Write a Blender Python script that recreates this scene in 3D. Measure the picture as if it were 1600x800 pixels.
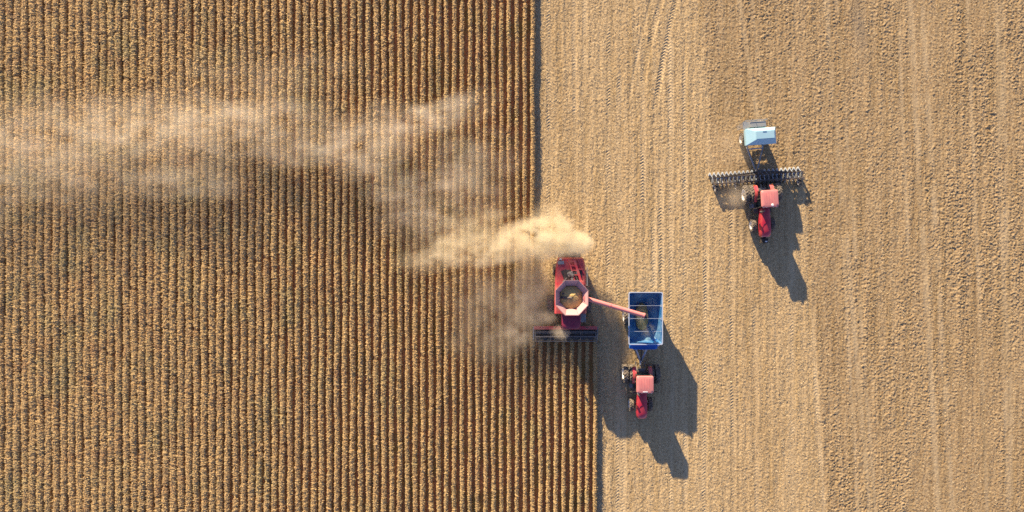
import bpy, bmesh, math, random
import numpy as np
from mathutils import Vector, Matrix, Euler

for o in list(bpy.data.objects): bpy.data.objects.remove(o)
S = bpy.context.scene
C = S.collection
R = math.radians
PI = math.pi

# ------------------------------------------------------------------ camera, sky, sun, exposure
H = 66.67                      # drone height; one photo pixel is 6.25 cm on the ground
MPP = 0.0625
cam = bpy.data.cameras.new('camera'); cam.lens = 24; cam.sensor_width = 36
cam.clip_start = 0.5; cam.clip_end = 6000
co = bpy.data.objects.new('camera', cam); C.objects.link(co)
co.location = (0, 0, H); co.rotation_euler = (0, 0, 0)
S.camera = co

SH = Vector((0.41, -0.912, 0)).normalized()        # direction shadows fall
ELEV = R(17.6)
w = bpy.data.worlds.new('World'); S.world = w; w.use_nodes = True
nt = w.node_tree; nt.nodes.clear()
out = nt.nodes.new('ShaderNodeOutputWorld'); bg = nt.nodes.new('ShaderNodeBackground')
sky = nt.nodes.new('ShaderNodeTexSky'); sky.sky_type = 'NISHITA'; sky.sun_disc = False
sky.sun_elevation = ELEV
sky.sun_rotation = math.atan2(-SH.x, -SH.y)        # clockwise from +Y
sky.altitude = 200; sky.air_density = 1.0; sky.dust_density = 0.2; sky.ozone_density = 1.5
bg.inputs['Strength'].default_value = 0.070
wb = nt.nodes.new('ShaderNodeMix'); wb.data_type = 'RGBA'; wb.blend_type = 'MULTIPLY'; wb.inputs[0].default_value = 1.0
wb.inputs[7].default_value = (0.98, 0.88, 1.12, 1)      # the camera's cool white balance in the shade
nt.links.new(sky.outputs[0], wb.inputs[6]); nt.links.new(wb.outputs[2], bg.inputs[0]); nt.links.new(bg.outputs[0], out.inputs[0])
sun = bpy.data.lights.new('sun', 'SUN'); sun.energy = 5.0; sun.angle = R(0.6); sun.color = (1.0, 0.79, 0.53)
so = bpy.data.objects.new('sun', sun); C.objects.link(so)
ray = Vector((SH.x*math.cos(ELEV), SH.y*math.cos(ELEV), -math.sin(ELEV)))
so.rotation_euler = ray.to_track_quat('-Z', 'Y').to_euler(); so.location = (-60, 130, 60)
S.view_settings.view_transform = 'Standard'; S.view_settings.look = 'None'
S.view_settings.gamma = 1; S.view_settings.use_curve_mapping = False
S.view_settings.exposure = 1.38
S.render.engine = 'CYCLES'
cy = S.cycles
cy.max_bounces = 6; cy.diffuse_bounces = 3; cy.glossy_bounces = 2; cy.transmission_bounces = 3
cy.volume_bounces = 2; cy.transparent_max_bounces = 8
cy.volume_step_rate = 1.0; cy.volume_max_steps = 128
cy.use_denoising = False

def G(px, py, h=0.0):
    k = (H - h) / H * MPP
    return Vector(((px - 800) * k, (400 - py) * k, h))

# ------------------------------------------------------------------ material helpers
def newmat(name):
    m = bpy.data.materials.new(name); m.use_nodes = True
    n = m.node_tree.nodes; b = n['Principled BSDF']
    return m, n, m.node_tree.links, b

def noise(n, l, scale, detail=4, rough=0.6, vec=None, dims='3D'):
    t = n.new('ShaderNodeTexNoise'); t.inputs['Scale'].default_value = scale
    t.inputs['Detail'].default_value = detail; t.inputs['Roughness'].default_value = rough
    if vec is not None: l.new(vec, t.inputs['Vector'])
    return t.outputs[0]

def ramp(n, l, fac, stops):
    r = n.new('ShaderNodeValToRGB'); e = r.color_ramp.elements
    while len(e) < len(stops): e.new(0.5)
    for i, (p, c) in enumerate(stops):
        e[i].position = p; e[i].color = (*c, 1)
    l.new(fac, r.inputs[0]); return r.outputs[0]

def mix(n, l, fac, a, b, mode='MIX'):
    m = n.new('ShaderNodeMix'); m.data_type = 'RGBA'; m.blend_type = mode
    for s, v in ((m.inputs[0], fac), (m.inputs[6], a), (m.inputs[7], b)):
        if isinstance(v, (int, float)): s.default_value = v
        elif isinstance(v, tuple): s.default_value = (*v, 1)
        else: l.new(v, s)
    return m.outputs[2]

def math_(n, l, op, a, b=None, clamp=False):
    m = n.new('ShaderNodeMath'); m.operation = op; m.use_clamp = clamp
    for s, v in ((m.inputs[0], a), (m.inputs[1], b)):
        if v is None: continue
        if isinstance(v, (int, float)): s.default_value = v
        else: l.new(v, s)
    return m.outputs[0]

def mrange(n, l, v, a, b, c=0.0, d=1.0, smooth=False):
    m = n.new('ShaderNodeMapRange'); m.clamp = True
    if smooth: m.interpolation_type = 'SMOOTHSTEP'
    l.new(v, m.inputs[0])
    for i, x in zip((1, 2, 3, 4), (a, b, c, d)): m.inputs[i].default_value = x
    return m.outputs[0]

def paint(name, col, rough=0.4, metal=0.0, dust=0.35, dustcol=(0.42, 0.32, 0.2), scale=3.0, coat=0.0):
    """painted or metal surface with settled dust in uneven patches"""
    m, n, l, b = newmat(name)
    tc = n.new('ShaderNodeTexCoord').outputs['Object']
    f = noise(n, l, scale, 5, 0.65, tc)
    f2 = noise(n, l, scale*7, 3, 0.6, tc)
    fm = math_(n, l, 'MULTIPLY', mrange(n, l, f, 0.38, 0.7), mrange(n, l, f2, 0.25, 0.7, 0.5, 1.0))
    fm = math_(n, l, 'MULTIPLY', fm, dust)
    l.new(mix(n, l, fm, col, dustcol), b.inputs['Base Color'])
    l.new(mrange(n, l, fm, 0, 0.5, rough, 0.85), b.inputs['Roughness'])
    b.inputs['Metallic'].default_value = metal
    if coat: b.inputs['Coat Weight'].default_value = coat
    return m

M = {}
M['red'] = paint('red_paint', (0.50, 0.035, 0.055), 0.45, dust=0.5, scale=1.6, coat=0.3)
M['shaded_red'] = paint('shade_darkened_red', (0.20, 0.012, 0.045), 0.5, dust=0.1)  # red darkened to carry the tank's shade on the harvester cab roof
M['hood_red'] = paint('hood_red_paint', (0.44, 0.020, 0.045), 0.25, dust=0.15, scale=2, coat=0.5)
M['roof_red'] = paint('pinkish_red_roof', (0.60, 0.20, 0.19), 0.5, dust=0.35, dustcol=(0.5, 0.3, 0.24), scale=2)  # pinkish: low sun and sky sheen on the roofs put into the red
M['black'] = paint('black_plastic', (0.022, 0.022, 0.024), 0.5, dust=0.3)
M['engine'] = paint('dark_engine', (0.05, 0.045, 0.05), 0.55, dust=0.5)
M['steel'] = paint('galvanised_steel', (0.26, 0.29, 0.32), 0.5, 0.2, dust=0.4)
M['worn'] = paint('worn_steel', (0.17, 0.17, 0.175), 0.5, 0.3, dust=0.4)
M['rubber'] = paint('dusty_rubber', (0.045, 0.042, 0.04), 0.85, dust=0.9, dustcol=(0.40, 0.33, 0.24), scale=4)
M['rim'] = paint('light_rim', (0.72, 0.72, 0.70), 0.4, dust=0.3, scale=4)
M['blue'] = paint('blue_paint', (0.012, 0.17, 0.58), 0.35, dust=0.2, dustcol=(0.3, 0.36, 0.42), scale=1.5, coat=0.3)
M['lining'] = paint('worn_blue_lining', (0.010, 0.12, 0.34), 0.3, dust=0.9, dustcol=(0.28, 0.48, 0.58), scale=0.8)
M['rimblue'] = paint('pale_blue_grey_rim', (0.42, 0.50, 0.62), 0.5, dust=0.2)
M['tankpanel'] = paint('pale_tank_panel', (0.48, 0.28, 0.29), 0.6, dust=0.3)
M['white'] = paint('white_paint', (0.72, 0.74, 0.76), 0.4, dust=0.25, scale=2)
M['paleblue'] = paint('pale_blue_paint', (0.29, 0.50, 0.60), 0.45, dust=0.12, dustcol=(0.6, 0.6, 0.58), scale=2)
M['tealgrey'] = paint('blue_grey_steel', (0.34, 0.42, 0.50), 0.5, 0.1, dust=0.4, scale=3)
m, n, l, b = newmat('cab_glass'); M['glass'] = m
b.inputs['Base Color'].default_value = (0.02, 0.03, 0.035, 1); b.inputs['Roughness'].default_value = 0.08
m, n, l, b = newmat('headlight_glass'); M['lamp'] = m
b.inputs['Base Color'].default_value = (0.75, 0.75, 0.72, 1); b.inputs['Roughness'].default_value = 0.15
m, n, l, b = newmat('orange_lens'); M['orange'] = m
b.inputs['Base Color'].default_value = (0.8, 0.25, 0.03, 1); b.inputs['Roughness'].default_value = 0.2
m, n, l, b = newmat('grain'); M['grain'] = m
tc = n.new('ShaderNodeTexCoord').outputs['Object']
f = noise(n, l, 14, 4, 0.7, tc)
l.new(ramp(n, l, f, [(0.3, (0.42, 0.27, 0.08)), (0.55, (0.62, 0.43, 0.17)), (0.75, (0.74, 0.57, 0.28))]), b.inputs['Base Color'])
b.inputs['Roughness'].default_value = 0.9
bp = n.new('ShaderNodeBump'); bp.inputs['Strength'].default_value = 0.6; bp.inputs['Distance'].default_value = 0.03
l.new(noise(n, l, 30, 2, 0.6, tc), bp.inputs['Height']); l.new(bp.outputs[0], b.inputs['Normal'])

# ------------------------------------------------------------------ object helpers
def link(o, parent=None):
    C.objects.link(o)
    if parent is not None: o.parent = parent
    return o

def tag(o, label=None, cat=None, group=None, kind=None):
    if label: o['label'] = label
    if cat: o['category'] = cat
    if group: o['group'] = group
    if kind: o['kind'] = kind
    return o

def thing(name, label, cat, loc, rotz=0.0, group=None):
    o = bpy.data.objects.new(name, None); C.objects.link(o)
    o.empty_display_size = 0.5
    o.location = loc; o.rotation_euler = (0, 0, rotz)
    return tag(o, label, cat, group)

def build(name, bm, mat, parent=None, loc=None, smooth=False):
    bmesh.ops.recalc_face_normals(bm, faces=bm.faces)
    me = bpy.data.meshes.new(name); bm.to_mesh(me); bm.free()
    me.materials.append(M[mat] if isinstance(mat, str) else mat)
    if smooth:
        for p in me.polygons: p.use_smooth = True
        me.set_sharp_from_angle(angle=R(38))
    o = bpy.data.objects.new(name, me); link(o, parent)
    if loc is not None: o.location = loc
    return o

def NB(): return bmesh.new()

def box(bm, cx, cy, cz, sx, sy, sz, rot=None, bev=0.0):
    r = bmesh.ops.create_cube(bm, size=1.0); vs = r['verts']
    mt = Matrix.Translation((cx, cy, cz))
    if rot is not None: mt = mt @ Euler(rot).to_matrix().to_4x4()
    mt = mt @ Matrix.Diagonal((sx, sy, sz, 1))
    bmesh.ops.transform(bm, matrix=mt, verts=vs)
    if bev > 0:
        ed = {e for v in vs for e in v.link_edges}
        bmesh.ops.bevel(bm, geom=list(ed), offset=bev, segments=2, affect='EDGES', profile=0.5)

def cyl(bm, a, b_, r, seg=12, r2=None):
    a = Vector(a); b_ = Vector(b_); d = b_ - a
    res = bmesh.ops.create_cone(bm, cap_ends=True, segments=seg, radius1=r, radius2=r if r2 is None else r2, depth=d.length)
    q = Vector((0, 0, 1)).rotation_difference(d.normalized())
    bmesh.ops.transform(bm, matrix=Matrix.Translation((a+b_)/2) @ q.to_matrix().to_4x4(), verts=res['verts'])

def beam(bm, a, b_, wx, wz, bev=0.0):
    """rectangular bar from a to b"""
    a = Vector(a); b_ = Vector(b_); d = b_ - a
    r = bmesh.ops.create_cube(bm, size=1.0); vs = r['verts']
    q = d.to_track_quat('Y', 'Z')
    mt = Matrix.Translation((a+b_)/2) @ q.to_matrix().to_4x4() @ Matrix.Diagonal((wx, d.length, wz, 1))
    bmesh.ops.transform(bm, matrix=mt, verts=vs)

def loft(bm, rings, close=True, cap=True):
    """rings: list of equal-length lists of points"""
    vr = [[bm.verts.new(p) for p in ring] for ring in rings]
    k = len(vr[0])
    for i in range(len(vr)-1):
        for j in range(k if close else k-1):
            bm.faces.new((vr[i][j], vr[i][(j+1) % k], vr[i+1][(j+1) % k], vr[i+1][j]))
    if cap:
        bm.faces.new(vr[0][::-1]); bm.faces.new(vr[-1])
    return vr

def lathe_x(bm, prof, seg=32):
    """closed profile of (x, r) turned about the X axis"""
    rings = []
    for i in range(seg):
        a = 2*PI*i/seg
        rings.append([(x, r*math.cos(a), r*math.sin(a)) for x, r in prof])
    vr = [[bm.verts.new(p) for p in ring] for ring in rings]
    k = len(prof)
    for i in range(seg):
        for j in range(k):
            bm.faces.new((vr[i][j], vr[i][(j+1) % k], vr[(i+1) % seg][(j+1) % k], vr[(i+1) % seg][j]))

def make_wheel(name, Rw, wd, parent, loc, lugs=18, rimr=0.58, tag_front=False):
    """part: hub; sub-parts: tyre with lugs, rim"""
    bm = NB(); cyl(bm, (-wd*0.42, 0, 0), (wd*0.42, 0, 0), Rw*0.14, 14)
    for k in range(8):
        a = 2*PI*k/8
        for s in (-1, 1):
            cyl(bm, (s*wd*0.1, math.cos(a)*Rw*0.3, math.sin(a)*Rw*0.3), (s*wd*0.26, math.cos(a)*Rw*0.3, math.sin(a)*Rw*0.3), Rw*0.03, 6)
    wh = build(name, bm, 'worn', parent, loc)
    h = wd/2; rr = Rw*rimr
    bm = NB()
    lathe_x(bm, [(-h*0.80, rr), (-h, rr+(Rw-rr)*0.35), (-h*0.98, Rw*0.86), (-h*0.8, Rw*0.93), (0, Rw*0.955), (h*0.8, Rw*0.93),
                 (h*0.98, Rw*0.86), (h, rr+(Rw-rr)*0.35), (h*0.80, rr)], 40)
    for k in range(lugs):
        for s in (-1, 1):
            a = 2*PI*(k + (0.5 if s > 0 else 0))/lugs
            mt = (Matrix.Rotation(a, 4, 'X') @ Matrix.Translation((s*h*0.48, 0, Rw*0.965)) @
                  Matrix.Rotation(s*R(38), 4, 'Z') @ Matrix.Diagonal((h*1.12, Rw*0.075, Rw*0.07, 1)))
            r = bmesh.ops.create_cube(bm, size=1.0); bmesh.ops.transform(bm, matrix=mt, verts=r['verts'])
    build('tyre', bm, 'rubber', wh)
    bm = NB()
    lathe_x(bm, [(-h*0.82, rr*1.01), (-h*0.82, rr*0.93), (-h*0.35, rr*0.86), (-h*0.12, rr*0.4), (-h*0.12, Rw*0.1),
                 (h*0.12, Rw*0.1), (h*0.12, rr*0.4), (h*0.35, rr*0.86), (h*0.82, rr*0.93), (h*0.82, rr*1.01)], 32)
    build('rim', bm, 'rim', wh, smooth=True)
    return wh

def copy_part(o, parent, loc, rot=None):
    c = o.copy(); C.objects.link(c); c.parent = parent; c.location = loc
    if rot: c.rotation_euler = rot
    for ch in [x for x in bpy.data.objects if x.parent is o]:
        d = ch.copy(); C.objects.link(d); d.parent = c
    return c

# ------------------------------------------------------------------ ground
rng = np.random.default_rng(7)
EDGE = 2.32            # right edge of the standing crop behind the header
EDGE2 = 8.42           # right edge of the crop still ahead of the header
YH = -8.35             # the header's front
STEP = 0.072
xd = np.arange(1.0, 60.5, STEP); yd = np.arange(-33, 33, STEP)
grow = np.array([1.0, 3, 7, 15, 30, 60, 120, 250, 500, 1000, 2000])
xs = np.concatenate([(-64 - grow)[::-1], np.arange(-64, 1.0 - 0.2, 0.33), xd, xd[-1] + grow])
ys = np.concatenate([(yd[0] - grow)[::-1], yd, yd[-1] + grow])
ix0 = int(np.searchsorted(xs, xd[0] - 1e-9)); iy0 = int(np.searchsorted(ys, yd[0] - 1e-9))
nx, ny = len(xs), len(ys); ndx, ndy = len(xd), len(yd)

def band(lx, ly, sharp=2.0, seed=0):
    """unit-variance noise with feature size lx, ly (metres)"""
    r = np.random.default_rng(seed)
    f = np.fft.rfft2(r.standard_normal((ndy, ndx)))
    ky = np.fft.fftfreq(ndy, STEP)[:, None]; kx = np.fft.rfftfreq(ndx, STEP)[None, :]
    q = (kx*lx)**2 + (ky*ly)**2
    g = f * np.exp(-q*sharp) 
    g[0, 0] = 0
    o = np.fft.irfft2(g, (ndy, ndx)); return o / o.std()

X, Y = np.meshgrid(xd, yd)
def smooth(a, e0, e1):
    t = np.clip((a-e0)/(e1-e0), 0, 1); return t*t*(3-2*t)
# tilled part: right of the drill's pass; the drill has worked the strip above itself
PX = X/MPP + 800; PY = 400 - Y/MPP
bl = np.where(PY > 283, 1255 + (PY-283)*0.072, 1094 + PY*0.075)
wob = band(0.6, 1.2, 1, 3)*1.6
till = smooth(PX - bl + wob, -3, 4)
big = band(3, 12, 1.5, 11); mid = band(0.8, 2.0, 1.5, 12)
fine = band(0.16, 0.16, 1, 13); clod = band(0.19, 0.16, 1, 14); streak = band(0.35, 6, 1.5, 15)
streak2 = band(0.12, 1.2, 1.2, 16)
h = 0.009*fine + 0.0065*clod*(1-till) + 0.008*streak + 0.007*streak2 + 0.009*mid
patch = np.clip(1.0 + 0.38*big + 0.32*streak, 0.4, 1.7)
h += till*patch*(0.0135*np.maximum(clod, -1.8)) 
track = np.zeros_like(X)
pressed = np.zeros_like(X)
def add_track(p0, p1, width=0.55, amp=0.034, depth=0.02, per=0.30, bend=0.0, up=1, y0=None, y1=None):
    """a tyre track between photo pixels p0 and p1, chevron-printed"""
    global h, track, pressed
    a = G(*p0); b_ = G(*p1)
    t = (Y - a.y)/(b_.y - a.y)
    cx = a.x + (b_.x - a.x)*t + bend*np.clip(1-t, 0, 1)**2
    u = X - cx
    wgt = smooth(width/2 - np.abs(u), -0.05, 0.08) * smooth(t, -0.02, 0.02) * smooth(1-t, -0.02, 0.02)
    ph = (Y*up + np.abs(u)*0.9)/per
    che = np.abs((ph % 1.0) - 0.5)*4 - 1
    fade = np.clip(0.75 + 0.5*mid + 0.5*big, 0.15, 1.4)
    h = h*(1-0.5*wgt) + wgt*(-depth + amp*0.85*che*fade)
    track = np.maximum(track, wgt*fade*0.7)
for p in [((858, -60), (858, 395)), ((869, 420), (869, 520)), ((953, -60), (952, 452), 0.6), ((1048, 60), (1050, 860), 0.55, 0.022),
          ((1103, 300), (1101, 860), 0.55), ((1143, 300), (1146, 860), 0.5), ((1238, 380), (1241, 860), 0.55, 0.03),
          ((976, 330), (975, 860), 0.5, 0.02), ((1021, 330), (1023, 450), 0.5, 0.02), ((1006, 60), (1004, 330), 0.5),
          ((944, 700), (944, 860), 0.5, 0.022), ((914, -60), (914, 380), 0.5, 0.018), ((897, -60), (899, 380), 0.45, 0.02), ((968, 120), (966, 860), 0.55, 0.03), ((1032, 250), (1034, 450), 0.5, 0.03), ((1070, 100), (1072, 860), 0.5, 0.024), ((1180, 480), (1184, 860), 0.5, 0.02), ((1268, 480), (1290, 860), 0.45, 0.02)]:
    add_track(*p)
add_track((1034, -60), (1004, 130), 0.55, 0.045, 0.04, bend=1.2)
add_track((1054, -60), (1024, 170), 0.55, 0.045, 0.04, bend=1.2)
add_track((1014, -60), (985, 150), 0.30, 0.015, 0.03, bend=1.4)
# smooth wheelings running through the worked ground
for (a, b_, wdt) in [((1146, -60), (1184, 190), 0.5), ((1168, -60), (1196, 190), 0.3), ((1285, -60), (1365, 860), 0.5), ((1300, 100), (1345, 860), 0.3),
                     ((1418, -60), (1470, 860), 0.6), ((1437, -60), (1492, 860), 0.5), ((1560, -60), (1580, 860), 0.9), ((1400, -60), (1420, 400), 0.3),
                     ((1330, 300), (1372, 860), 0.35), ((1510, -60), (1545, 860), 0.4)]:
    A = G(*a); B = G(*b_)
    cx = A.x + (B.x-A.x)*(Y-A.y)/(B.y-A.y)
    ends = smooth((Y-B.y)/(A.y-B.y), -0.01, 0.01)
    wgt = smooth(wdt/2 - np.abs(X-cx), -0.15, 0.18)*0.62*ends*np.clip(0.8+0.4*mid, 0, 1)
    h = h*(1-0.7*wgt) - 0.012*wgt
    pressed = np.maximum(pressed, wgt)
# worn lines left by the cut rows
cutl = 0.010*np.cos(2*PI*(X-2.0)/0.76)*(1-till)*smooth(big, -1.5, 0.5)
h += cutl
edge = smooth(X, 1.0, 2.0) * smooth(60.5-X, 0, 1) * smooth(33-np.abs(Y), 0, 1)
h *= edge
Z = np.zeros((ny, nx)); Z[iy0:iy0+ndy, ix0:ix0+ndx] = h
def full(a, fill=0.0):
    o = np.full((ny, nx), fill); o[iy0:iy0+ndy, ix0:ix0+ndx] = a; return o
XX, YY = np.meshgrid(xs, ys)
TILL = full(till); TILL[:, ix0+ndx:] = 1.0
TRACK = full(track); PRESS = full(pressed)
DAMP = np.exp(-((XX-(33.6+0.12*(25-YY)))/0.7)**2 - ((YY-22.5)/2.6)**2) + 0.8*np.exp(-((XX-1.9)/0.35)**2)*0
CROP = ((XX < EDGE-0.35) | ((XX < EDGE2-0.35) & (YY < YH+0.2))).astype(float)
verts = np.stack([XX, YY, Z], -1).reshape(-1, 3)
idx = np.arange(nx*ny).reshape(ny, nx)
quads = np.stack([idx[:-1, :-1], idx[:-1, 1:], idx[1:, 1:], idx[1:, :-1]], -1).reshape(-1, 4)

def np_mesh(name, verts, quads, mat, attrs=None, smooth_=False):
    me = bpy.data.meshes.new(name)
    me.vertices.add(len(verts)); me.vertices.foreach_set('co', verts.astype(np.float32).ravel())
    me.loops.add(quads.size); me.loops.foreach_set('vertex_index', quads.astype(np.int32).ravel())
    me.polygons.add(len(quads)); me.polygons.foreach_set('loop_start', np.arange(0, quads.size, 4, dtype=np.int32))
    if smooth_: me.polygons.foreach_set('use_smooth', np.ones(len(quads), dtype=bool))
    for k, v in (attrs or {}).items():
        at = me.attributes.new(k, 'FLOAT', 'POINT'); at.data.foreach_set('value', v.astype(np.float32).ravel())
    me.materials.append(mat); me.update(calc_edges=True)
    return me

m, n, l, b = newmat('stubble_and_soil'); M['ground'] = m
geo = n.new('ShaderNodeNewGeometry').outputs['Position']
def attr(nm):
    a = n.new('ShaderNodeAttribute'); a.attribute_name = nm; return a.outputs['Fac']
mp = n.new('ShaderNodeMapping'); mp.inputs['Scale'].default_value = (1.0, 0.05, 1.0); l.new(geo, mp.inputs[0])
speck = noise(n, l, 5.5, 3, 0.75, geo)
speck2 = noise(n, l, 4.6, 4, 0.8, geo)
broad = noise(n, l, 0.10, 4, 0.6, mp.outputs[0])
strk = noise(n, l, 1.6, 3, 0.6, mp.outputs[0])
stub = ramp(n, l, speck, [(0.30, (0.34, 0.24, 0.13)), (0.46, (0.454, 0.330, 0.176)), (0.58, (0.529, 0.402, 0.226)), (0.74, (0.616, 0.484, 0.287))])
tll = ramp(n, l, speck2, [(0.35, (0.14, 0.08, 0.04)), (0.43, (0.32, 0.222, 0.118)), (0.53, (0.400, 0.296, 0.164)), (0.70, (0.490, 0.378, 0.220))])
c = mix(n, l, attr('till'), stub, tll)
c = mix(n, l, math_(n, l, 'MULTIPLY', attr('pressed'), 0.75), c, (0.50, 0.40, 0.25))
tone = ramp(n, l, broad, [(0.3, (0.86, 0.83, 0.78)), (0.5, (0.97, 0.97, 0.96)), (0.7, (1.0, 1.0, 0.98))])
c = mix(n, l, math_(n, l, 'MULTIPLY', attr('track'), 0.45), c, (0.60, 0.48, 0.30))
c = mix(n, l, 1.0, c, tone, 'MULTIPLY')
tone2 = ramp(n, l, strk, [(0.35, (0.80, 0.77, 0.70)), (0.52, (1, 1, 1)), (0.68, (1.08, 1.08, 1.08))])
c = mix(n, l, 0.8, c, tone2, 'MULTIPLY')
lit = ramp(n, l, noise(n, l, 4.0, 4, 0.7, geo), [(0.3, (0.34, 0.13, 0.05)), (0.5, (0.52, 0.24, 0.10)), (0.7, (0.62, 0.37, 0.18))])
lit = mix(n, l, mrange(n, l, noise(n, l, 0.35, 3, 0.6, geo), 0.45, 0.65), lit, (0.34, 0.22, 0.07))
c = mix(n, l, math_(n, l, 'MULTIPLY', attr('damp'), 0.55), c, (0.20, 0.17, 0.13))
c = mix(n, l, attr('crop'), c, lit)
l.new(c, b.inputs['Base Color']); b.inputs['Roughness'].default_value = 0.95
b.inputs['Specular IOR Level'].default_value = 0.1
bp = n.new('ShaderNodeBump'); bp.inputs['Strength'].default_value = 0.7; bp.inputs['Distance'].default_value = 0.03
l.new(noise(n, l, 11, 3, 0.7, geo), bp.inputs['Height']); l.new(bp.outputs[0], b.inputs['Normal'])
me = np_mesh('field_ground', verts, quads, M['ground'], {'till': TILL, 'track': TRACK, 'pressed': PRESS, 'crop': CROP, 'damp': DAMP})
g = bpy.data.objects.new('field_ground', me); link(g); tag(g, 'flat harvested field of pale stubble and worked soil', 'ground', kind='structure')

# ------------------------------------------------------------------ ribbons (leaves, straw)
def ribbons(p0, p1, p2, w0, w1, w2, side):
    """n ribbons of two quads each; side = unit vectors across"""
    k = len(p0)
    v = np.stack([p0-side*w0, p0+side*w0, p1-side*w1, p1+side*w1, p2-side*w2, p2+side*w2], 1)
    b0 = (np.arange(k)*6)[:, None]
    q = np.concatenate([b0+np.array([0, 1, 3, 2]), b0+np.array([2, 3, 5, 4])], 0)
    return v.reshape(-1, 3), q

# loose straw on the stubble
m, n, l, b = newmat('straw'); M['straw'] = m
a = n.new('ShaderNodeAttribute'); a.attribute_name = 'rnd'
l.new(ramp(n, l, a.outputs['Fac'], [(0.0, (0.288, 0.190, 0.090)), (0.35, (0.453, 0.340, 0.180)), (0.75, (0.567, 0.450, 0.262)), (1.0, (0.659, 0.550, 0.344))]), b.inputs['Base Color'])
b.inputs['Roughness'].default_value = 0.8
N = 210000
r = np.random.default_rng(5)
sx = r.uniform(EDGE-0.3, 60, N); sy = r.uniform(-32, 32, N)
NE = 9000
sx[:NE//2] = EDGE - 0.2 + np.abs(r.normal(0, 0.45, NE//2)); sx[NE//2:NE] = EDGE2 - 0.2 + np.abs(r.normal(0, 0.45, NE//2)); sy[NE//2:NE] = r.uniform(-32, YH, NE//2)
longer = np.where(np.arange(N) < NE, 2.2, 1.0)
keep = ~((sx < EDGE2-0.25) & (sy < YH+0.3))
ii = np.clip(((sx-xd[0])/STEP).astype(int), 0, ndx-1); jj = np.clip(((sy-yd[0])/STEP).astype(int), 0, ndy-1)
keep &= r.uniform(0, 1, N) < (1 - 0.5*till[jj, ii])*(1-0.7*pressed[jj, ii])*(1-0.75*np.clip(track[jj, ii], 0, 1))
sx, sy, ii, jj, longer = sx[keep], sy[keep], ii[keep], jj[keep], longer[keep]; N = len(sx)
az = r.uniform(0, 2*PI, N); L = r.uniform(0.05, 0.17, N)*longer
d = np.stack([np.cos(az), np.sin(az), np.zeros(N)], 1); sd = np.stack([-np.sin(az), np.cos(az), np.zeros(N)], 1)
p0 = np.stack([sx, sy, h[jj, ii]+0.006], 1)
up = np.array([0, 0, 1.0])
p1 = p0 + d*(L/2)[:, None] + up*r.uniform(0.0, 0.05, N)[:, None]
p2 = p0 + d*L[:, None] + up*r.uniform(-0.005, 0.07, N)[:, None]
wv = r.uniform(0.006, 0.022, N)[:, None]
v, q = ribbons(p0, p1, p2, wv, wv, wv*0.7, sd)
me = np_mesh('straw', v, q, M['straw'], {'rnd': np.repeat(r.uniform(0, 1, N), 6)})
o = bpy.data.objects.new('straw', me); link(o)
tag(o, 'short pale straw litter scattered over the harvested half of the field', 'straw', kind='stuff')

# ------------------------------------------------------------------ standing crop rows
m, n, l, b = newmat('dry_crop_leaf'); M['leaf'] = m
a = n.new('ShaderNodeAttribute'); a.attribute_name = 'rnd'
geo = n.new('ShaderNodeNewGeometry').outputs['Position']
c1 = ramp(n, l, a.outputs['Fac'], [(0.0, (0.48, 0.27, 0.11)), (0.2, (0.57, 0.38, 0.18)), (0.45, (0.70, 0.51, 0.25)), (0.75, (0.76, 0.585, 0.31)), (1.0, (0.82, 0.67, 0.39))])
c2 = ramp(n, l, a.outputs['Fac'], [(0.0, (0.44, 0.31, 0.12)), (0.5, (0.61, 0.49, 0.24)), (1.0, (0.76, 0.64, 0.38))])
pat = mrange(n, l, noise(n, l, 0.22, 4, 0.65, geo), 0.5, 0.68)
c3 = mix(n, l, pat, c1, c2)
redd = mrange(n, l, noise(n, l, 0.5, 4, 0.7, geo), 0.52, 0.7, 0, 0.45)
c3 = mix(n, l, redd, c3, (0.50, 0.28, 0.15))
l.new(c3, b.inputs['Base Color']); b.inputs['Roughness'].default_value = 0.75
b.inputs['Specular IOR Level'].default_value = 0.25
tr = n.new('ShaderNodeBsdfTranslucent'); l.new(c3, tr.inputs['Color'])
ms = n.new('ShaderNodeMixShader'); ms.inputs[0].default_value = 0.5
l.new(b.outputs[0], ms.inputs[1]); l.new(tr.outputs[0], ms.inputs[2])
l.new(ms.outputs[0], n['Material Output'].inputs['Surface'])

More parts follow.
